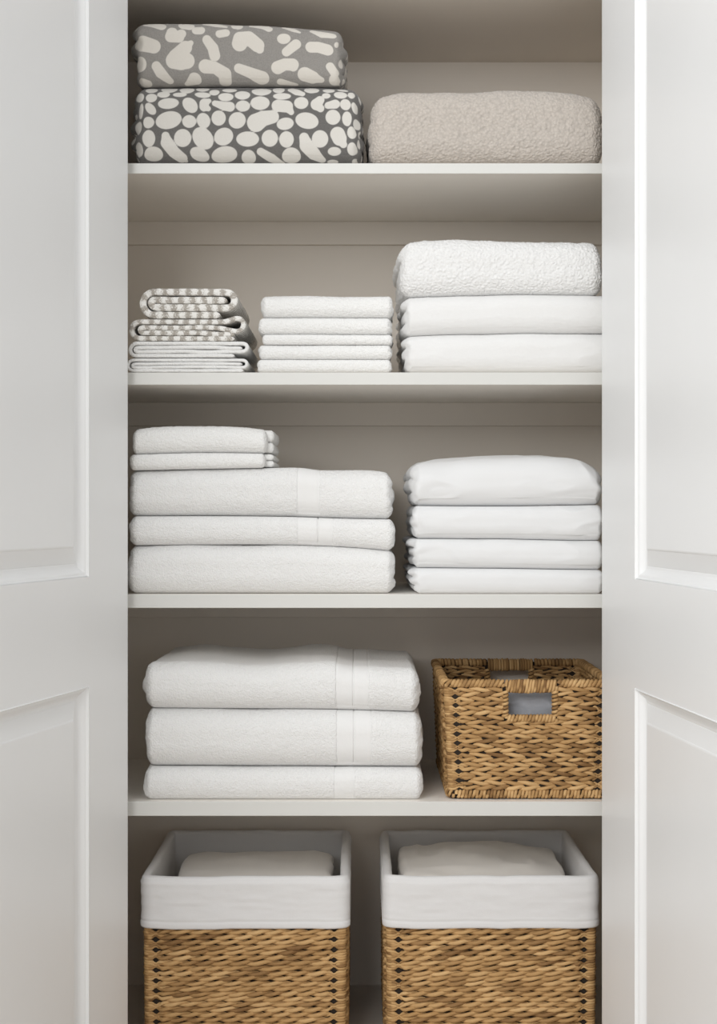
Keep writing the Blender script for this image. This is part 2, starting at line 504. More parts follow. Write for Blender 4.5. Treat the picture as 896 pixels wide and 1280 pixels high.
    zz = np.clip((O[:, 2] + hz) / h, 0.0, 1.0 - 0.0004 / h if lid else 9.0)
    base = float(PZ(np.max(fb(xm)), y0))
    O[:, 2] = zb + zz * (zt - zb) - base
    if dome:
        O[:, 2] += dome * up * sstep(0, 0.06, yf) * sstep(0, .05, depth - yf)
    if slope:
        O[:, 2] -= slope * np.clip(yf / depth, 0, 1) * zz
    if roll:
        O[:, 2] += roll * np.sin(gx * 30) * up * sstep(0, 0.05, yf)
    O[:, 1] += hy
    loc = (cx, y0, base)
    if parent is not None:
        pl = parent.location; loc = (cx - pl[0], y0 - pl[1], base - pl[2])
    return make_mesh(name, O, F, mat, parent, loc, attrs)

# ------------------------------------------------------------------ pebble prints
def sd_chain(u, s, pts):
    d = np.full(u.shape, 9.0)
    if len(pts) == 1:
        x, y, r = pts[0]; return np.hypot(u - x, s - y) - r
    for (xa, ya, ra), (xb, yb, rb) in zip(pts[:-1], pts[1:]):
        bx, by = xb - xa, yb - ya; L = bx * bx + by * by + 1e-12
        t = np.clip(((u - xa) * bx + (s - ya) * by) / L, 0, 1)
        d = np.minimum(d, np.hypot(u - xa - t * bx, s - ya - t * by) - (ra + t * (rb - ra)))
    return d

def sd_ell(u, s, cx, cy, rx, ry, ang):
    c, sn = math.cos(ang), math.sin(ang)
    x, y = (u - cx) * c + (s - cy) * sn, -(u - cx) * sn + (s - cy) * c
    k0 = np.hypot(x / rx, y / ry); k1 = np.hypot(x / rx ** 2, y / ry ** 2) + 1e-9
    return np.maximum(k0 * (k0 - 1) / k1, (k0 - 1) * min(rx, ry))

def make_pattern(blobs, fill, seed):
    """blobs in photo pixels: ('e',cx,cy,rx,ry,deg) or ('c',[(x,y,r)..]); fill = (rmin,rmax,gap) for the unseen sides"""
    def pat(gx, zr, yf, N, h, hz, R, fb, ft, hx, cx, y0):
        k = 1e-3 * (CAM_D + y0) / CAM_D
        # unrolled profile: s=0 at the bottom of the front face, growing up and then backwards
        ry, rz = R[1], R[2]
        ph = np.linspace(0, math.pi / 2, 60)
        ay, az = ry * (1 - np.cos(ph)), rz * np.sin(ph)
        arc = np.concatenate([[0], np.cumsum(np.hypot(np.diff(ay), np.diff(az)))])
        z = zr * h
        zm0, zm1 = rz, h - rz
        s = z - zm0
        hi = z > zm1
        s = np.where(hi, zm1 - zm0 + np.interp(z - zm1, az, arc), s)
        top = (yf > ry) & (z > zm1)
        s = np.where(top, zm1 - zm0 + arc[-1] + yf - ry, s)
        lo = z < zm0
        s = np.where(lo, -np.interp(zm0 - z, az, arc), s)
        # side faces unroll sideways
        side = np.abs(N[:, 0]) > 0.75
        u = gx + np.where(side, np.sign(N[:, 0]) * np.maximum(yf - 0.01, 0), 0)
        s = np.where(side, z - zm0, s)
        zpx = lambda py: (fb(np.array([cx / k + VX]))[0] - py) * 1e-3
        def s_of(zv):
            if zv > zm1: return zm1 - zm0 + float(np.interp(zv - zm1, az, arc)), min(1.9, 1 / max(0.3, math.cos(math.asin(min(.97, (zv - zm1) / rz)))))
            if zv < zm0: return -float(np.interp(zm0 - zv, az, arc)), min(1.5, 1 / max(0.3, math.cos(math.asin(min(.97, (zm0 - zv) / rz)))))
            return zv - zm0, 1.0
        shapes = []
        for bl in blobs:
            if bl[0] == 'e':
                _, ex, ey, rx, ryy, an = bl
                sv, sc = s_of(zpx(ey))
                shapes.append(('e', (ex - VX) * k, sv, rx * k, ryy * k * sc, -math.radians(an)))
            else:
                pts = []
                for (ex, ey, rr) in bl[1]:
                    sv, sc = s_of(zpx(ey)); pts.append(((ex - VX) * k, sv, rr * k * (1 + (sc - 1) * 0.4)))
                shapes.append(('c', pts))
        ev = lambda sh, a, b: sd_ell(a, b, *sh[1:]) if sh[0] == 'e' else sd_chain(a, b, sh[1])
        d = np.full(gx.shape, 0.02)
        for sh in shapes: d = np.minimum(d, ev(sh, u, s))
        # fill the rest with random pebbles of the same kind
        rng = random.Random(seed); gap = fill[2]
        done = []
        s_lo, s_hi = s.min(), s.max(); u_lo, u_hi = u.min(), u.max()
        vis = lambda a, b: (-hx + 0.006 < a - cx < hx - 0.006) and (-arc[-1] * 1.5 < b < zm1 - zm0 + arc[-1] * 1.3)
        for t in range(5200):
            rr = fill[1] - (fill[1] - fill[0]) * min(1, t / 3600)
            a, b = rng.uniform(u_lo, u_hi), rng.uniform(s_lo, s_hi)
            if vis(a, b): continue
            if any(math.hypot(a - p[0], b - p[1]) < rr + p[2] + gap for p in done): continue
            A, Bv = np.array([a]), np.array([b])
            if any(ev(sh, A, Bv)[0] < rr + gap for sh in shapes): continue
            done.append((a, b, rr))
        for (a, b, rr) in done:
            d = np.minimum(d, sd_ell(u, s, a, b, rr * rng.uniform(1.0, 1.18), rr * rng.uniform(.85, 1.05), rng.uniform(0, 3)))
        return d
    return pat

def C(ox, oy, sc, *items):
    out = []
    for it in items:
        if isinstance(it, list): out.append(('c', [(ox + x / sc, oy + y / sc, r / sc) for x, y, r in it]))
        else:
            x, y, rx, ry = it[:4]; out.append(('e', ox + x / sc, oy + y / sc, rx / sc, ry / sc, it[4] if len(it) > 4 else 0))
    return out

blobs_up = C(155, 15, 5.6,
    [(150, 88, 16), (215, 92, 28), (262, 110, 27)], [(420, 95, 34), (455, 105, 30)], [(505, 138, 30), (535, 138, 30)],
    [(335, 152, 36), (325, 185, 38), (385, 190, 36)], [(400, 165, 34)], [(130, 225, 52), (210, 250, 46)],
    [(350, 345, 58), (400, 350, 62), (440, 350, 54)], [(360, 320, 50), (430, 260, 46), (468, 228, 18)],
    [(580, 205, 32), (622, 260, 38), (635, 312, 38)], [(555, 88, 8), (640, 97, 17), (712, 106, 10)], [(780, 95, 26), (797, 97, 26)],
    [(668, 162, 27), (712, 152, 28)], [(225, 380, 32), (255, 425, 36), (320, 478, 20)],
    [(570, 385, 48), (640, 395, 40), (705, 435, 44), (708, 480, 36)], [(490, 470, 42), (440, 492, 18), (520, 478, 16)], [(105, 462, 16), (155, 488, 30)]
) + C(295, 15, 5.6,
    [(25, 225, 54), (30, 190, 50), (85, 182, 48), (150, 235, 48), (165, 262, 30)], (334, 181, 48, 38, -10), [(420, 217, 35), (352, 276, 32)],
    [(525, 233, 40), (575, 230, 40), (640, 245, 42)], [(292, 388, 46), (340, 365, 42), (395, 365, 44), (400, 380, 34)],
    [(18, 395, 32), (100, 425, 36), (180, 460, 46)], [(482, 432, 50), (535, 452, 44), (595, 465, 20)],
    [(660, 370, 32), (690, 412, 34)], (690, 465, 40, 36), [(100, 92, 10), (200, 95, 26), (228, 112, 24)],
    [(330, 90, 10), (400, 107, 18), (445, 124, 8)], [(530, 105, 14), (600, 128, 28), (675, 132, 22)], [(310, 480, 22), (420, 494, 12)],
    (705, 200, 16, 22), (735, 335, 14, 34))

blobs_lo = C(155, 100, 5.6,
    (187, 60, 43, 21), (310, 53, 58, 24), (435, 60, 52, 26), (545, 55, 48, 19, 5), (630, 85, 36, 24), (190, 123, 40, 33), (274, 98, 45, 25),
    (388, 101, 50, 18), (548, 105, 57, 22, 8), (712, 122, 54, 31), (735, 68, 52, 16), (828, 107, 54, 33), (110, 113, 26, 35), (185, 203, 30, 50, -42 + 0),
    (310, 167, 74, 39, -4), (462, 180, 46, 62, -42), [(562, 168, 34), (560, 192, 32), (590, 206, 18)], [(565, 162, 28), (592, 152, 18)],
    [(635, 168, 20), (700, 188, 30), (742, 192, 34)], (832, 187, 50, 38), (113, 215, 18, 55, 8), (168, 298, 43, 40), (312, 284, 92, 60, -12), (456, 294, 49, 44),
    (556, 288, 46, 54, -20), (662, 270, 50, 52), (792, 286, 60, 56, -20), (172, 410, 46, 60),
    [(290, 392, 28), (300, 440, 44), (345, 500, 40), (400, 540, 34), (428, 556, 12)], (410, 408, 60, 62), (552, 410, 66, 84, -40), (697, 398, 68, 60, -25),
    (203, 517, 67, 46), (527, 520, 72, 40, 30), (700, 522, 92, 50, -12), (95, 330, 18, 48), (97, 480, 26, 52, -10)
) + C(305, 100, 5.6,
    (25, 415, 80, 52), (30, 537, 50, 42), (120, 75, 70, 31), (240, 62, 42, 25), [(330, 62, 22), (370, 84, 27), (408, 100, 18)], (472, 67, 54, 23),
    (592, 67, 43, 17), (690, 58, 40, 10), (675, 100, 47, 27), (752, 92, 26, 26), (265, 115, 64, 25), (575, 110, 30, 21), (112, 165, 67, 49),
    [(235, 185, 42), (300, 190, 42), (330, 230, 20)], (400, 165, 50, 42), [(532, 143, 30), (506, 175, 40), (535, 202, 26)], [(588, 180, 24), (638, 170, 32)],
    (710, 170, 38, 40), (780, 185, 24, 42, -15), [(85, 302, 64), (130, 275, 54), (198, 262, 46)], (288, 310, 60, 42, -10), (440, 288, 82, 56, 10),
    (622, 262, 52, 52), (722, 270, 36, 52), (795, 297, 22, 38), (180, 410, 57, 58), (297, 418, 51, 56),
    [(420, 405, 34), (437, 460, 48), (490, 515, 42), (545, 550, 22)], (532, 413, 57, 60), [(655, 380, 52), (668, 410, 50), (695, 450, 26)], (757, 365, 35, 44),
    (632, 498, 47, 28), (760, 480, 38, 45), (330, 528, 66, 48), [(115, 500, 26), (190, 540, 30), (262, 568, 18)], (620, 560, 40, 14), (785, 560, 30, 22),
    (818, 365, 14, 30), (810, 435, 13, 35))

# ------------------------------------------------------------------ shelf 1
lo_top = [(160, 109), (180, 106), (300, 104.5), (400, 105), (440, 107), (455, 112)]
o = soft('folded_blanket', M_PEB1, 169, 428.5, [(169, 27), (195, 25.5), (300, 27.5), (400, 33), (428, 37)], lo_top, depth=0.29, r=(0.010, 0.22, 0.26),
         sp=0.0015, ends=((4, 0.014), (4, 0.008)), micro='terry', amp=0.0002, pattern=make_pattern(blobs_up, (0.004, 0.009, 0.004), 3), lump=0.0012)
tag(o, 'grey folded blanket with large sparse white bean shapes, on top of the denser pebble blanket', 'blanket', 'pebble print blankets')
o = soft('folded_blanket', M_PEB2, 167, 452, lo_top, 203.6, depth=0.29, r=(0.012, 0.25, 0.26),
         sp=0.0015, lid=True, ends=((5, 0.014), (5, 0.010)), micro='terry', amp=0.0002, pattern=make_pattern(blobs_lo, (0.003, 0.0065, 0.002), 4), lump=0.001)
tag(o, 'dark grey folded blanket densely printed with white pebbles, resting on the top shelf', 'blanket', 'pebble print blankets')
o = soft('folded_blanket', M_BEIGE, 463, 755, [(463, 118), (500, 111), (540, 110), (590, 110.5), (640, 107.5), (690, 109), (735, 116), (755, 124)], 203.6, depth=0.29,
         r=(0.016, 0.28, 0.32), sp=0.0011, micro='sherpa', amp=0.0016, lump=0.0012, ends=((3, 0.006), (3, 0.006)))
tag(o, 'beige nubby fleece blanket folded on the top shelf', 'blanket')

# ------------------------------------------------------------------ shelf 2: rolled cloths
def arcp(cx, cy, r, a0, a1, n=14):
    return [(cx + r * math.cos(math.radians(a)), cy + r * math.sin(math.radians(a))) for a in np.linspace(a0, a1, n)]

def ribbon(name, mat, path, th, ox, oy, sc, y0, depth, lab, cat, group, shift=0.0):
    SEED[0] += 1; sd = SEED[0] * 17
    k = 1e-3 * (CAM_D + y0) / CAM_D
    P = np.array([((ox + x / sc - VX) * k, HZ - (oy + y / sc - VY) * k) for x, y in path])
    # resample evenly
    L = np.concatenate([[0], np.cumsum(np.hypot(*np.diff(P, axis=0).T))])
    n = int(L[-1] / 0.0016)
    a = np.linspace(0, L[-1], n)
    P = np.stack([np.interp(a, L, P[:, 0]), np.interp(a, L, P[:, 1])], -1)
    for _ in range(3): P[1:-1] = (P[:-2] + 2 * P[1:-1] + P[2:]) / 4
    zf = (P[:, 1] - P[:, 1].min()) / np.ptp(P[:, 1])
    P[:, 1] += 0.0009 * vnoise(a * 32, 0 * a, 0 * a, sd + 8) * 4 * zf * (1 - zf)
    T = np.gradient(P, axis=0); T /= np.linalg.norm(T, axis=1, keepdims=True)
    Nn = np.stack([-T[:, 1], T[:, 0]], -1)
    t = th / sc * k / 2
    # closed outline with rounded tips
    e = np.linspace(0, math.pi, 7)[1:-1]
    tip1 = P[-1] + np.outer(np.sin(e), T[-1]) * t + np.outer(np.cos(e), Nn[-1]) * t
    tip0 = P[0] - np.outer(np.sin(e), T[0]) * t - np.outer(np.cos(e), Nn[0]) * t
    # both outlines run over the same arc, so front and back caps are plain strips
    ns = len(P)
    ys = np.concatenate([[0, 0.0008, 0.002], np.linspace(0.004, depth - 0.003, 34), [depth]])
    ws = np.concatenate([[0.66, 0.90, 0.98], np.ones(34), [0.6]])
    m = MB()
    ring = 2 * ns
    V = np.zeros((len(ys), ring, 3)); AR = np.zeros((len(ys), ring)); RU = np.zeros((len(ys), ring))
    taper = np.ones(ns); q = max(3, int(t / 0.0016) + 2)
    taper[:q] = np.sqrt(np.linspace(0.08, 1, q)); taper[-q:] = np.sqrt(np.linspace(1, 0.08, q))
    for i, (y, w) in enumerate(zip(ys, ws)):
        slide = 0.0007 * vnoise(a * 18, y * 22, 0 * a, sd)[:, None] * min(1, y / 0.05)
        edge = 0.0010 * vnoise(a * 60, 0 * a, 0 * a, sd + 5) * (1 - min(1, y / 0.004))
        wob = 0.97 + 0.05 * vnoise(a * 90, y * 60, 0 * a, sd + 1) + 0.05 * vnoise(a * 420, y * 420, 0 * a, sd + 2)
        A = P + Nn * slide * 0.15 + Nn * (t * w * taper * wob)[:, None]
        Bq = P + Nn * slide * 0.15 - Nn * (t * w * taper * wob)[:, None]
        V[i, :ns, 0] = A[:, 0]; V[i, :ns, 2] = A[:, 1]; V[i, ns:, 0] = Bq[::-1, 0]; V[i, ns:, 2] = Bq[::-1, 1]
        V[i, :ns, 1] = y + edge; V[i, ns:, 1] = y + edge[::-1]
        AR[i, :ns] = a; AR[i, ns:] = a[::-1]; RU[i] = y
    m.add(V, grid_faces(len(ys), ring, wrap_v=True), arc=AR + shift, run=RU, band=0.0)
    def cap(iy, flip):
        b0 = iy * ring; j = np.arange(ns - 1)
        f = np.stack([b0 + j, b0 + j + 1, b0 + ring - 2 - j, b0 + ring - 1 - j], -1)
        return f[:, ::-1] if flip else f
    F = np.concatenate([m.F[0], cap(0, False), cap(len(ys) - 1, True)])
    V = V.reshape(-1, 3)
    c = np.array([(V[:, 0].min() + V[:, 0].max()) / 2, 0, V[:, 2].min()])
    at = {kk: np.concatenate(vv) for kk, vv in m.A.items()}
    o = make_mesh(name, V - c, F, mat, None, (c[0], y0, c[2]), at)
    return tag(o, lab, cat, group)

pA = [(560, 467), (400, 467), (192, 467)] + arcp(192, 402, 65, 90, 270) + [(400, 337), (598, 339)] + arcp(598, 382, 43, -90, 90) + [(400, 425), (205, 425)] \
    + arcp(194, 403, 22, 90, 270) + [(400, 381), (598, 382)]
pB = [(640, 597), (400, 596), (110, 595)] + arcp(110, 548, 47, 90, 270) + [(400, 502), (575, 503), (610, 497)] + arcp(655, 519, 37, -110, 95) + [(600, 545), (560, 537), (400, 536), (140, 536)] \
    + arcp(124, 551, 15, -90, -270) + [(400, 566), (640, 573)]
pC = [(640, 692), (400, 692), (90, 692)] + arcp(90, 657.5, 34.5, 90, 270) + [(300, 623), (470, 623), (690, 624)] + arcp(690, 646.5, 22.5, -90, 90) + [(400, 669), (105, 669)] \
    + arcp(92, 657.5, 11.5, 90, 270) + [(400, 646), (684, 647)]
pD = [(690, 776), (400, 776), (72, 776)] + arcp(72, 746.5, 29.5, 90, 270) + [(400, 717), (690, 718)] + arcp(692, 737.5, 19.5, -90, 90) + [(400, 757), (85, 757)] \
    + arcp(75, 747, 10, 90, 270) + [(400, 737), (684, 738)]
G2 = 'cloths rolled flat at the left of the second shelf'
ribbon('folded_towel', M_CHECK, pA, 41, 150, 289.5, 4.48, 0.006, 0.22, 'upper grey and white checked towel, topmost of the left rolled stack', 'towel', G2)
ribbon('folded_towel', M_CHECK, pB, 29.5, 150, 290, 4.48, 0.004, 0.23, 'lower grey and white checked towel, squeezed above two plain white cloths', 'towel', G2, 0.004)
ribbon('folded_towel', M_WASH, pC, 22.5, 150, 290, 4.48, 0.004, 0.23, 'plain white cloth directly under the lower checked towel', 'towel', G2)
ribbon('folded_towel', M_WASH, pD, 19, 150, 289.8, 4.48, 0.004, 0.23, 'plain white cloth lying on the shelf beneath the checked towels', 'towel', G2)

# shelf 2: washcloths
wc = [(326.5, 491, [(326, 370), (360, 368), (440, 369.5), (491, 369)], 396.6, 'thickest white washcloth, topmost of the five in the middle stack'),
      (323.4, 489, 396.6, 417.7, 'white washcloth second from the top of the middle stack'),
      (327.4, 490.3, 417.7, 430.7, 'thinnest white washcloth, in the middle of the five'),
      (322.7, 489.2, 430.7, 449, 'white washcloth second from the bottom of the middle stack'),
      (320.5, 489.7, 449, 465.2, 'white washcloth lying on the shelf at the bottom of the middle stack')]
for a, b_, t, bt, lab in wc:
    o = soft('washcloth', M_WASH, a, b_, t, bt, lid=not isinstance(t, list), depth=0.17, r=(0.006, 0.45, 0.47), sp=0.0015, amp=0.00045, lump=0.0005, ends=((2, 0.003), (2, 0.003)), rough_end=0.0012)
    tag(o, lab, 'washcloth', 'white washcloths on the second shelf')

# shelf 2: right stack
t2 = [(503, 370), (560, 368.5), (640, 367), (752, 368)]; t3 = [(503, 419.5), (560, 417), (640, 416), (752, 415.5)]
o = soft('folded_blanket', M_SHERPA, 500.5, 754, [(500, 303), (520, 299), (560, 297.5), (650, 299), (720, 301), (745, 303), (754, 309)], t2, depth=0.28, r=(0.013, 0.30, 0.36),
         sp=0.0011, micro='sherpa', amp=0.0016, lump=0.001, ends=((3, 0.007), (3, 0.007)))
tag(o, 'white nubby fleece blanket on top of two smooth white blankets', 'blanket', 'white blankets on the second shelf')
o = soft('folded_blanket', M_BLANKET, 505.5, 765, t2, t3, lid=True, depth=0.28, r=(0.008, 0.36, 0.42), micro='terry', amp=0.0002, wr=0.0004, lump=0.0009, ends=((3, 0.010), (3, 0.006)))
tag(o, 'smooth white blanket sandwiched under the nubby white fleece', 'blanket', 'white blankets on the second shelf')
crease = lambda gx, zr: 0.5 + 0 * gx
o = soft('folded_blanket', M_BLANKET, 507.5, 765, t3, 465.2, lid=True, depth=0.28, r=(0.008, 0.36, 0.42), micro='terry', amp=0.0002, wr=0.0007, lump=0.0009, ends=((3, 0.011), (3, 0.006)))
tag(o, 'smooth white blanket with slanting creases, lying on the shelf at the bottom', 'blanket', 'white blankets on the second shelf')

# ------------------------------------------------------------------ shelf 3
tt1 = [(158, 588), (200, 587), (330, 584.5), (375, 584), (400, 587), (410, 587), (470, 587.5), (492, 591)]
tt2 = [(158, 645), (300, 645), (370, 646), (430, 648), (492, 649)]
tt3 = [(158, 682), (260, 681), (370, 681.5), (440, 684.5), (493, 689)]
G3 = 'white bath towels on the third shelf'
o = soft('bath_towel', M_TERRY, 159, 491.5, tt1, tt2, lid=True, r=(0.009, 0.38, 0.42), ends=((3, .005), (3, .005)), band=[(371.5, 399, 0.0009, 1)], rough_end=0.0012, amp=0.0005)
tag(o, 'white bath towel with a woven band, right under the two small hand towels', 'towel', G3)
o = soft('bath_towel', M_TERRY, 160, 493.5, tt2, tt3, lid=True, r=(0.009, 0.4, 0.45), ends=((2, .005), (2, .004)), band=[(372, 397, 0.0006, 0.8), (397, 416, 0.0004, 1)], rough_end=0.0012, amp=0.0005)
tag(o, 'thinner white banded bath towel, middle of three below the hand towels', 'towel', G3)
o = soft('bath_towel', M_TERRY, 158, 492.5, tt3, 742.6, lid=True, r=(0.009, 0.36, 0.40), ends=((3, .005), (3, .005)), rough_end=0.0012, amp=0.0005)
tag(o, 'white bath towel without a band, bottom of the stack under hand towels', 'towel', G3)
G3b = 'small white hand towels on the bath towels'
tl = [(160, 568), (250, 565.5), (345, 566.5)]
tb = [(158, 588), (200, 587), (330, 584.5), (345, 584.3)]
def hand_towel(x0, x1, top, bot, lobes, lab, lid=False):
    o = soft('hand_towel', M_WASH, x0, x1, top, bot, lid=lid, depth=0.16, r=(0.006, 0.42, 0.45), sp=0.0015, lump=0.0006, amp=0.0005, ends=((2, 0.002), (0, 0)))
    tag(o, lab, 'towel', G3b)
    for (xe, za, zb) in lobes:
        soft('fold_layer', M_WASH, x1 - 22, xe, za, zb, y0=0.022, depth=0.135, r=(0.0045, 0.4, 0.48), sp=0.0018, lump=0.0003, amp=0.0004, parent=o)
    return o
hand_towel(164, 333.5, [(163, 538), (175, 535), (200, 532.5), (260, 532), (300, 533.5), (333, 537)], tl, [(342.5, 537.5, 552.5), (342, 553, 566)], 'small white hand towel on top, with a gap showing underneath')
hand_towel(161.5, 331.5, tl, tb, [(342, 567.5, 575.5), (342.5, 576, 584.0)], 'small white hand towel lying directly on the bath towels', True)
# sheets
s1 = [(513, 632), (640, 632.5), (740, 631), (755, 631)]; s2 = [(513, 673.5), (640, 674), (700, 675.5), (755, 676)]
s3 = [(513, 710), (640, 711), (700, 712), (755, 712.5)]
G3c = 'white sheets folded at the right of the third shelf'
o = soft('folded_sheet', M_SHEET, 515.5, 754, [(513, 585), (530, 580), (570, 576), (620, 573.5), (690, 572.5), (715, 574.5), (735, 580), (748, 588), (754, 594)], s1, depth=0.28, r=(0.009, 0.42, 0.42), micro='', wr=0.0018, lump=0.0014, ends=((3, .008), (3, .006)), dome=0.004)
tag(o, 'thick domed white sheet, topmost of four folded sheets', 'sheet', G3c)
o = soft('folded_sheet', M_SHEET, 516, 755, s1, s2, lid=True, depth=0.28, r=(0.008, 0.38, 0.42), micro='', wr=0.0014, lump=0.0008, ends=((3, .008), (3, .006)))
tag(o, 'white sheet second from the top of four folded sheets', 'sheet', G3c)
o = soft('folded_sheet', M_SHEET, 516.5, 755, s2, s3, lid=True, depth=0.28, r=(0.008, 0.40, 0.44), micro='', wr=0.0014, lump=0.0007, ends=((3, .009), (3, .006)))
tag(o, 'white sheet third from the top of four folded sheets', 'sheet', G3c)
o = soft('folded_sheet', M_SHEET, 517, 756, s3, 742.6, lid=True, depth=0.28, r=(0.008, 0.40, 0.44), micro='', wr=0.0005, lump=0.0006, ends=((3, .010), (3, .006)))
tag(o, 'thin white sheet lying on the shelf below three other sheets', 'sheet', G3c)

# ------------------------------------------------------------------ shelf 4 towels
G4 = 'white banded bath towels on the fourth shelf'
u1 = [(177, 887), (300, 888), (420, 889), (528, 892)]; u2 = [(177, 960), (528, 961.5)]
o = soft('bath_towel', M_TERRY, 179, 525.5, [(178, 831), (230, 828), (320, 834), (390, 829), (420, 830), (430, 833), (460, 835), (526, 836)], u1, depth=0.28, r=(0.012, 0.42, 0.46),
         band=[(420, 441, 0.001, 1), (441, 460.5, 0.0007, 1)], rough_end=0.001, ends=((3, .0028), (3, .0028)), lump=0.002, amp=0.0005)
tag(o, 'thick white bath towel with woven band, topmost of three beside the handled basket', 'towel', G4)
o = soft('bath_towel', M_TERRY, 179, 528.5, u1, u2, lid=True, depth=0.28, r=(0.011, 0.38, 0.42), band=[(421, 442, 0.0009, 1), (442, 464, 0.0006, 1)], rough_end=0.001, ends=((3, .0028), (3, .0028)), amp=0.0005)
tag(o, 'tallest white bath towel with woven band, middle of three beside the handled basket', 'towel', G4)
o = soft('bath_towel', M_TERRY, 177.5, 529.5, u2, 1001.6, lid=True, depth=0.28, r=(0.010, 0.42, 0.46), band=[(418, 443, 0.0006, 0.8)], rough_end=0.001, ends=((2, .0028), (2, .0028)), amp=0.0005)
tag(o, 'thinnest white bath towel, lying on the shelf beside the handled basket', 'towel', G4)

# ------------------------------------------------------------------ baskets
def rr_path(x0, x1, y0, y1, rad, step=0.0022):
    """rounded rectangle, counter clockwise seen from above, starting at the front left; returns points, outward normals, distance to the nearest corner"""
    segs = []
    for (ax, ay, bx, by) in ((x0 + rad, y0, x1 - rad, y0), (x1, y0 + rad, x1, y1 - rad), (x1 - rad, y1, x0 + rad, y1), (x0, y1 - rad, x0, y0 + rad)):
        segs.append((ax, ay, bx, by))
    cen = [(x1 - rad, y0 + rad, -90), (x1 - rad, y1 - rad, 0), (x0 + rad, y1 - rad, 90), (x0 + rad, y0 + rad, 180)]
    P, N, Dc = [], [], []
    for (ax, ay, bx, by), (cx, cy, a0) in zip(segs, cen):
        L = math.hypot(bx - ax, by - ay); n = int(L / step)
        t = np.linspace(0, 1, n, endpoint=False)
        P.append(np.stack([ax + (bx - ax) * t, ay + (by - ay) * t], -1))
        d = np.array([bx - ax, by - ay]) / L
        N.append(np.tile([d[1], -d[0]], (n, 1))); Dc.append(np.minimum(t, 1 - t) * L + rad)
        m = max(4, int(rad * 1.57 / step)); an = np.radians(a0 + np.linspace(0, 90, m, endpoint=False))
        P.append(np.stack([cx + rad * np.cos(an), cy + rad * np.sin(an)], -1)); N.append(np.stack([np.cos(an), np.sin(an)], -1)); Dc.append(np.zeros(m))
    return np.concatenate(P), np.concatenate(N), np.concatenate(Dc)

def strand(mb, base, nor, zc, offn, offz, rad, sides, tint, closed):
    n = len(base)
    ph = np.linspace(0, 2 * math.pi, sides, endpoint=False)
    rn = offn[:, None] + rad[:, None] * np.cos(ph)[None]; rz = offz[:, None] + rad[:, None] * np.sin(ph)[None]
    V = np.zeros((n, sides, 3))
    V[:, :, 0] = base[:, 0, None] + nor[:, 0, None] * rn; V[:, :, 1] = base[:, 1, None] + nor[:, 1, None] * rn
    V[:, :, 2] = zc[:, None] + rz
    s = np.concatenate([[0], np.cumsum(np.hypot(*np.diff(base, axis=0).T))])
    mb.add(V, grid_faces(n, sides, wrap_v=True, wrap_u=closed), along=np.repeat(s, sides), around=np.tile(np.abs(ph - math.pi), n), tint=np.repeat(tint, sides))

def wrapped(mb, base, nor, zc, hz_, hn, pitch, rs, seed, closed=True, tilt=0.0):
    """a strand wound around a bar that follows the base line"""
    s = np.concatenate([[0], np.cumsum(np.hypot(*np.diff(base, axis=0).T))])
    L = s[-1]; turns = max(1, int(L / pitch)); per = 16
    t = np.linspace(0, 1, turns * per + 1)
    ang = t * turns * 2 * math.pi
    k = np.floor(t * turns)
    ss = t * L + tilt * np.sin(ang) + 0.15 * pitch * vnoise(k * 1.7, 0 * k, 0 * k, seed)
    ss = np.clip(ss, 0, L)
    bx, by, z = np.interp(ss, s, base[:, 0]), np.interp(ss, s, base[:, 1]), np.interp(ss, s, zc)
    nx, ny = np.interp(ss, s, nor[:, 0]), np.interp(ss, s, nor[:, 1])
    wob = 1 + 0.10 * vnoise(k * 0.9, 0 * k + 3, 0 * k, seed + 2)
    sq = lambda c: np.sign(c) * np.abs(c) ** 0.7
    on, oz = hn * sq(np.cos(ang)) * wob, hz_ * sq(np.sin(ang)) * wob
    # tube with frame (path direction, radial)
    C_ = np.stack([bx + nx * on, by + ny * on, z + oz], -1)
    T = np.gradient(C_, axis=0); T /= np.maximum(np.linalg.norm(T, axis=1, keepdims=True), 1e-9)
    A = np.stack([-ny, nx, 0 * nx], -1)                    # along the bar
    Rr = np.cross(T, A); Rr /= np.maximum(np.linalg.norm(Rr, axis=1, keepdims=True), 1e-9)
    A = np.cross(Rr, T)
    sides = 6; ph = np.linspace(0, 2 * math.pi, sides, endpoint=False)
    V = C_[:, None] + A[:, None] * (np.cos(ph) * rs * 1.05)[None, :, None] + Rr[:, None] * (np.sin(ph) * rs * 0.8)[None, :, None]
    tn = 0.5 + 0.5 * vnoise(k * 0.77, 0 * k, 0 * k, seed + 5)
    al = t * turns * 0.03
    mb.add(V, grid_faces(len(C_), sides, wrap_v=True), along=np.repeat(al, sides), around=np.tile(np.abs(ph - math.pi), len(C_)), tint=np.repeat(tn, sides))

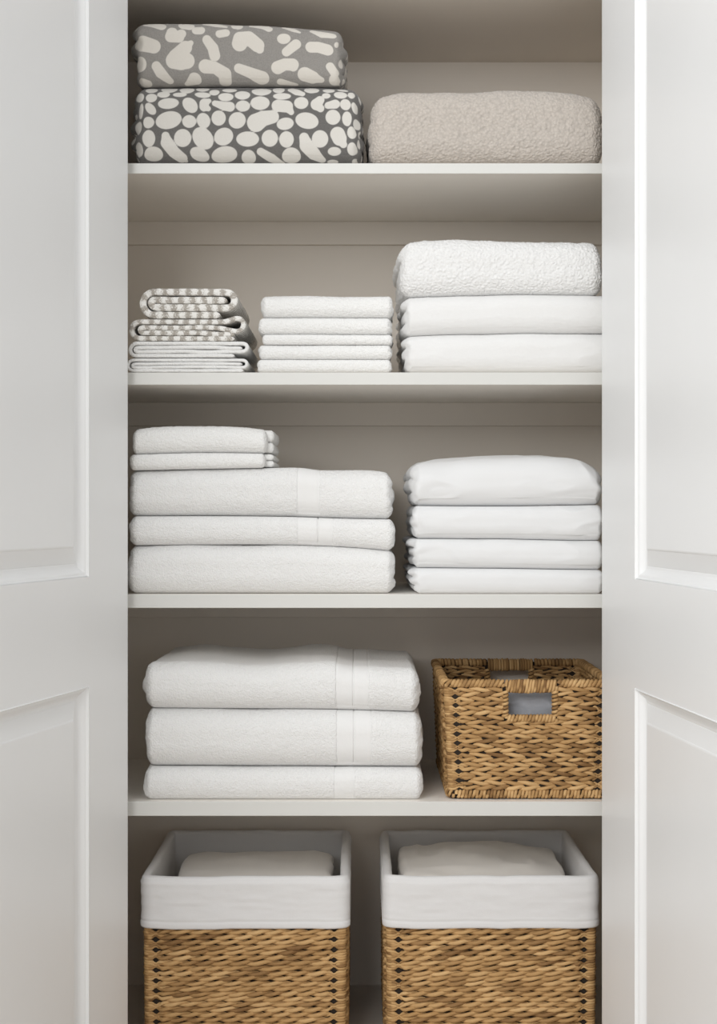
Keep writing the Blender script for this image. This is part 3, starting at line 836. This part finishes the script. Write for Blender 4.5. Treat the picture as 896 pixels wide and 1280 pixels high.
def weave(mb, rect, z0, z1, rows, inset, seed, mode, hole=None, hole_d=0.012):
    x0, x1, y0, y1 = rect
    pitch = (z1 - z0) / rows
    for i in range(rows):
        zc = z0 + (i + 0.5) * pitch
        ins = inset * (1 - (zc - z0) / (z1 - z0))
        P, N, Dc = rr_path(x0 + ins, x1 - ins, y0 + ins * 0.5, y1 - ins * 0.5, 0.0055)
        s = np.concatenate([[0], np.cumsum(np.hypot(*np.diff(P, axis=0).T))])
        A = sstep(hole_d + 0.001, hole_d + 0.010, Dc)
        g = np.exp(-((Dc - hole_d) / 0.0033) ** 2)
        sg = 1.0 if i % 2 == 0 else -1.0
        hand = 1.0 if mode == 'twist' else sg
        ph0 = (i * 1.25 if mode == 'twist' else (0.5 * math.pi if i % 2 else 0.0) + (i // 2) * 1.1) + 0.7 * random.random()
        lam = 0.047 if mode == 'twist' else 0.040
        th = hand * 2 * math.pi * s / lam + ph0 + 0.9 * vnoise(s * 9, 0 * s + i * 7.3, 0 * s, seed)
        segs = [np.arange(len(P))]
        closed = True
        if hole and hole[2] < zc < hole[3]:
            inside = (P[:, 0] > hole[0]) & (P[:, 0] < hole[1])
            fr = np.where(inside & (N[:, 1] < -0.9))[0]; bk = np.where(inside & (N[:, 1] > 0.9))[0]
            closed = False
            segs = [np.arange(fr[-1] + 1, bk[0]), np.concatenate([np.arange(bk[-1] + 1, len(P)), np.arange(0, fr[0])])]
        for sgmt in segs:
            for ply in (0, 1):
                t2_ = th[sgmt] + ply * math.pi
                a_ = A[sgmt]; ss = s[sgmt]
                offn = a_ * (0.0030 if mode == 'twist' else 0.0025) * np.cos(t2_) + (1 - a_) * 0.0001
                offz = a_ * (0.0017 if mode == 'twist' else 0.0015) * np.sin(t2_) + (1 - a_) * (0.0015 if ply else -0.0015) + sg * 0.0028 * g[sgmt]
                rad = (pitch * (0.388 if mode == 'twist' else 0.415)) * (1 + 0.14 * vnoise(ss * 45, ss * 0 + i * 3.3 + ply * 11, 0 * ss, seed + 1)) * (1 - 0.52 * g[sgmt]) * (0.86 + 0.14 * a_)
                # thicker where the ply lies outside: leaf shaped lobes
                rad = rad * (1 + (0.16 * np.cos(t2_) - 0.02) * a_)
                lobe = np.floor(t2_ / (2 * math.pi) + 0.5)
                tint = np.clip(0.5 + 0.5 * vnoise(lobe * 1.37, 0 * lobe + i * 5.1 + ply * 2.3, 0 * lobe, seed + 4) , 0, 1)
                strand(mb, P[sgmt], N[sgmt], np.full(len(sgmt), zc) + 0.0005 * vnoise(ss * 20, 0 * ss + i, 0 * ss, seed + 9), offn, offz, rad, 7, tint, closed)

def gap_backing(mb, rect, z0, z1, inset, hole=None, th=0.0006, sh=0.0020):  # added dark sheets that stand for shade behind the weave, plus basket floor
    x0, x1, y0, y1 = rect[0] + sh, rect[1] - sh, rect[2] + sh, rect[3] - sh
    zs = [z0, z1] if not hole else [z0, hole[2], hole[3], z1]
    insf = lambda z: inset * (1 - (z - z0) / (z1 - z0))
    for a, b_ in zip(zs[:-1], zs[1:]):
        ia, ib = insf(a), insf(b_)
        for (u0, u1, yy, fb_) in ((x0 + .004, x1 - .004, y0, 0.5), (x0 + .004, x1 - .004, y1, -0.5)):
            spans = [(u0, u1)]
            if hole and a == hole[2]: spans = [(u0, hole[0]), (hole[1], u1)]
            for (p, q) in spans:
                pa, pb = (p + ia if p == u0 else p), (q - ia if q == u1 else q)
                pc, pd = (p + ib if p == u0 else p), (q - ib if q == u1 else q)
                V = [(pa, yy + ia * fb_ - th, a), (pb, yy + ia * fb_ - th, a), (pd, yy + ib * fb_ - th, b_), (pc, yy + ib * fb_ - th, b_),
                     (pa, yy + ia * fb_ + th, a), (pb, yy + ia * fb_ + th, a), (pd, yy + ib * fb_ + th, b_), (pc, yy + ib * fb_ + th, b_)]
                mb.add(V, [(0, 1, 2, 3), (5, 4, 7, 6), (4, 0, 3, 7), (1, 5, 6, 2), (3, 2, 6, 7), (4, 5, 1, 0)])
        for (xx, sg) in ((x0, 1), (x1, -1)):
            V = []
            for dx in (-th, th):
                V += [(xx + sg * ia + dx, y0 + .004 + ia * .5, a), (xx + sg * ia + dx, y1 - .004 - ia * .5, a), (xx + sg * ib + dx, y1 - .004 - ib * .5, b_), (xx + sg * ib + dx, y0 + .004 + ib * .5, b_)]
            mb.add(V, [(0, 1, 2, 3), (5, 4, 7, 6), (4, 0, 3, 7), (1, 5, 6, 2), (3, 2, 6, 7), (4, 5, 1, 0)])
    mb.box(x0 + inset, x1 - inset, y0 + inset * .5, y1 - inset * .5, z0 - 0.003, z0)

def local(rect, root):
    return (rect[0] - root.location[0], rect[1] - root.location[0], rect[2] - root.location[1], rect[3] - root.location[1])

# --- the handled basket on the fourth shelf
yb0 = 0.012
bx0, bx1, by0, by1 = PX(553.5, yb0), PX(768, yb0), yb0, yb0 + 0.285
bz0, bz1 = PZ(1002) + 0.0005, PZ(850, yb0)
root = empty('storage_basket', ((bx0 + bx1) / 2, (by0 + by1) / 2, bz0))
tag(root, 'small woven basket with cut-out handles, on the shelf beside the banded towels', 'basket')
L0 = local((bx0 + .003, bx1 - .003, by0 + .003, by1 - .003), root); Hh = bz1 - bz0
hole = (PX(635, yb0) - root.location[0], PX(690.5, yb0) - root.location[0], PZ(894, yb0) - bz0, PZ(866, yb0) - bz0)
mb = MB(); weave(mb, L0, 0.011, Hh - 0.009, 22, 0.006, 41, 'braid', (hole[0] - .005, hole[1] + .005, hole[2] - 0.006, Hh))
mb.build('woven_wall', M_ROPE, root)
mb = MB(); gap_backing(mb, L0, 0.005, Hh - 0.004, 0.006, (hole[0], hole[1], hole[2], hole[3]), sh=0.0); mb.build('shade_backing', M_GAP_SHADE, root, smooth=False)
P, N, Dc = rr_path(*L0[:4], 0.008)
zc = np.full(len(P), Hh - 0.0045)
mb = MB()
inside = (P[:, 0] > hole[0] - .004) & (P[:, 0] < hole[1] + .006)
fr = np.where(inside & (N[:, 1] < -0.9))[0]; bk = np.where(inside & (N[:, 1] > 0.9))[0]
sA = np.arange(fr[-1] + 1, bk[0]); sB = np.concatenate([np.arange(bk[-1] + 1, len(P)), np.arange(0, fr[0])])
for sg_ in (sA, sB): wrapped(mb, P[sg_], N[sg_], zc[sg_], 0.0036, 0.0042, 0.0050, 0.0024, 51, tilt=0.0016)
mb.build('rim', M_ROPE, root)
for idx, sdd in ((fr, 53), (bk, 54)):
    mb = MB()
    zmid = (Hh + hole[3]) / 2
    wrapped(mb, P[idx], N[idx], np.full(len(idx), zmid), (Hh - hole[3]) / 2 - 0.0005, 0.0052, 0.0036, 0.0019, sdd, tilt=0.0010)
    mb.box(P[idx, 0].min(), P[idx, 0].max(), P[idx[0], 1] - .003, P[idx[0], 1] + .003, hole[3] + .002, Hh - .002)
    for kk in ('along', 'around', 'tint'): mb.A[kk].append(np.full(8, 0.5))
    mb.build('handle', M_ROPE, root)
    # short wraps below and beside the hand hole
    mb = MB()
    s0 = np.argsort(P[idx, 0]); Q = P[idx][s0]; NN = N[idx][s0]
    wrapped(mb, Q, NN, np.full(len(Q), hole[2] - 0.0042), 0.0036, 0.0044, 0.0042, 0.0021, sdd + 5, tilt=0.0006)
    for xx in (hole[0] - 0.0035, hole[1] + 0.0035):
        n = 12
        zz = np.linspace(hole[2] - 0.004, hole[3] + 0.002, n)
        turns = 7; t = np.linspace(0, 1, turns * 14); an = t * turns * 2 * math.pi
        Cc = np.stack([xx + 0.0032 * np.cos(an), np.full(len(t), Q[0, 1]) + 0.0045 * np.sin(an), zz[0] + (zz[-1] - zz[0]) * t], -1)
        ph = np.linspace(0, 2 * math.pi, 6, endpoint=False)
        rad_v = np.stack([np.cos(an), np.sin(an), 0 * an], -1)
        V = Cc[:, None] + rad_v[:, None] * (np.cos(ph) * 0.0016)[None, :, None] + np.array([0, 0, 1.0])[None, None] * (np.sin(ph) * 0.0022)[None, :, None]
        mb.add(V, grid_faces(len(t), 6, wrap_v=True), along=np.repeat(t * 0.2, 6), around=np.tile(np.abs(ph - math.pi), len(t)), tint=np.repeat(0.5 + 0.4 * np.sin(np.floor(t * turns) * 2.4), 6))
    mb.build('hole_binding', M_ROPE, root)
Pb, Nb, _ = rr_path(L0[0] + .006, L0[1] - .006, L0[2] + .003, L0[3] - .003, 0.008)
mb = MB(); wrapped(mb, Pb, Nb, np.full(len(Pb), 0.0062), 0.0042, 0.0036, 0.0044, 0.0020, 57, tilt=0.0003); mb.build('base_binding', M_ROPE, root)

# grey throw inside it
o = soft('folded_throw', M_GREY, 574, 740, [(574, 866), (640, 863), (700, 865), (740, 867)], 976, slope=0.035, y0=by0 + 0.027, depth=0.235, r=(0.02, 0.22, 0.2), micro='', wr=0.0065, lump=0.003, sp=0.002, wrn=lambda gx, zr: 1.0 + 0 * gx)
tag(o, 'soft grey throw seen through the hand hole of the small basket', 'throw')

# --- the two lined baskets on the closet floor
def lined_basket(px0, px1, lab, seed):
    y0 = 0.014
    x0, x1 = PX(px0, y0), PX(px1, y0); y1 = y0 + 0.295
    zb, zt = 0.0045, PZ(1096, y0)
    root = empty('storage_basket', ((x0 + x1) / 2, (y0 + y1) / 2, zb))
    tag(root, lab, 'basket', 'lined baskets on the closet floor')
    R0 = local((x0 + .0045, x1 - .0045, y0 + .0045, y1 - .0045), root); H = zt - zb
    mb = MB(); weave(mb, R0, 0.009, H - 0.0605, int(round((H - 0.0695) / 0.0064)), 0.001, seed, 'twist', hole_d=0.0135); mb.build('woven_wall', M_ROPE, root)
    mb = MB(); gap_backing(mb, R0, 0.004, H - 0.008, 0.001); mb.build('shade_backing', M_GAP_SHADE, root, smooth=False)
    Pb, Nb, _ = rr_path(R0[0] + .004, R0[1] - .004, R0[2] + .002, R0[3] - .002, 0.008)
    mb = MB(); wrapped(mb, Pb, Nb, np.full(len(Pb), 0.0062), 0.0036, 0.0036, 0.0046, 0.0020, seed + 3); mb.build('base_binding', M_ROPE, root)
    # liner: cuff outside, over the rim, down inside
    cuff = 0.0655
    prof = [(0.0030, H - cuff + 0.0006), (0.0044, H - cuff), (0.0056, H - cuff + 0.0012)]
    prof += [(0.0058, H - cuff + z) for z in (0.003, 0.005, 0.007)] + [(0.0050, H - cuff + 0.0085), (0.0049, H - cuff + 0.0095), (0.0055, H - cuff + 0.011)]
    prof += [(0.0055 - 0.0004 * math.sin(z * 60), H - cuff + z) for z in np.linspace(0.013, cuff - 0.008, 22)]
    for a in np.linspace(0, math.pi, 11): prof.append((-0.0005 + 0.0058 * math.cos(a), H - 0.006 + 0.006 * math.sin(a)))
    prof += [(-0.0064, H - 0.006 - z) for z in np.linspace(0.004, 0.10, 16)] + [(-0.0075, H - 0.13), (-0.012, 0.02), (-0.02, 0.012), (-0.06, 0.011), (-0.11, 0.011)]
    P, N, Dc = rr_path(*R0, 0.009, step=0.003)
    cxm, cym = (R0[0] + R0[1]) / 2, (R0[2] + R0[3]) / 2
    V = np.zeros((len(prof), len(P), 3))
    s = np.concatenate([[0], np.cumsum(np.hypot(*np.diff(P, axis=0).T))])
    loopx, loopy = np.cos(s / s[-1] * 2 * math.pi), np.sin(s / s[-1] * 2 * math.pi)
    for i, (off, z) in enumerate(prof):
        zn = z / 0.1
        outer = 1.0 if i < 31 else (0.5 if i < 42 else 1.2)
        w = 0.0004 * vnoise(loopx * 6, loopy * 6, zn * 9 + 0 * s, seed + 20) + 0.0002 * vnoise(loopx * 22, loopy * 22, zn * 30 + 0 * s, seed + 21)
        drag = 0.0004 * vnoise(loopx * 4, loopy * 4, zn * 22 + 0 * s, seed + 22)
        oo = off + (0.0009 if i < 31 else 0) + (w + drag) * outer * (0.3 if i < 9 else 1.0)
        if off < -0.015:
            f = 1 + (off + 0.012) / 0.11 * 0.95
            q = P - N * 0.012
            V[i, :, 0] = cxm + (q[:, 0] - cxm) * max(0.02, f); V[i, :, 1] = cym + (q[:, 1] - cym) * max(0.02, f)
        else:
            V[i, :, 0] = P[:, 0] + N[:, 0] * oo; V[i, :, 1] = P[:, 1] + N[:, 1] * oo
        sag = 0.0012 * vnoise(loopx * 5, loopy * 5, 0 * s, seed + 25) + 0.0009 * (np.exp(-(Dc / 0.02) ** 2))
        V[i, :, 2] = z + sag * (1.0 if z > 0.05 else 0)
    make_mesh('liner', V.reshape(-1, 3), grid_faces(len(prof), len(P), wrap_v=True), M_LINER, root, attrs={'band': np.zeros(V.shape[0] * V.shape[1])})
    return root
lined_basket(176, 435.5, 'left woven floor basket with white fabric liner', 71)
lined_basket(480, 748.5, 'right woven floor basket with white fabric liner', 83)

o = soft('folded_linen', M_LINEN, 213, 412, [(213, 1110), (240, 1106), (320, 1105), (380, 1105), (412, 1108)], 1294, y0=0.049, depth=0.208, r=(0.007, 0.06, 0.045), micro='', wr=0.0014, lump=0.003, sp=0.0035, ends=((12, .004), (12, .004)))
tag(o, 'off-white folded linen inside the left floor basket', 'linen')
o = soft('folded_linen', M_LINEN, 505, 718, [(505, 1101), (560, 1097), (620, 1095), (680, 1098), (718, 1104)], 1298, y0=0.043, depth=0.222, r=(0.007, 0.06, 0.045), micro='', wr=0.0026, lump=0.004, sp=0.0035, ends=((12, .006), (12, .004)))
tag(o, 'off-white folded linen piled to the rim of the right floor basket', 'linen')

# ------------------------------------------------------------------ light and camera
w = bpy.data.worlds.new('room_light'); scene.world = w; w.use_nodes = True
bg = w.node_tree.nodes['Background']; bg.inputs[0].default_value = (1.0, 1.0, 1.0, 1); bg.inputs[1].default_value = 0.80

def area(name, loc, target, sx, sy, power, col):
    l = bpy.data.lights.new(name, 'AREA'); l.shape = 'RECTANGLE'; l.size = sx; l.size_y = sy; l.energy = power; l.color = col
    o = bpy.data.objects.new(name, l); COL.objects.link(o); o.location = loc
    from mathutils import Vector
    o.rotation_euler = (Vector(target) - Vector(loc)).to_track_quat('-Z', 'Y').to_euler()
    return o
area('added_area_light', (-0.95, -2.6, 1.75), (0.1, 0.1, 0.80), 1.4, 1.3, 48, (1.0, 1.0, 0.995))  # unseen area lamp, added for soft light from the front left

cam = bpy.data.cameras.new('camera'); co = bpy.data.objects.new('camera', cam); COL.objects.link(co)
co.location = (0, -CAM_D, HZ); co.rotation_euler = (math.pi / 2, 0, 0)
cam.sensor_fit = 'VERTICAL'; cam.sensor_height = 24.0; cam.lens = 2000 / 1280 * 24.0; cam.shift_y = -3 / 1280
cam.clip_start = 0.02
scene.camera = co
scene.view_settings.view_transform = 'Standard'
scene.view_settings.look = 'None'
scene.view_settings.exposure = 0.0
scene.cycles.max_bounces = 16
scene.cycles.diffuse_bounces = 8
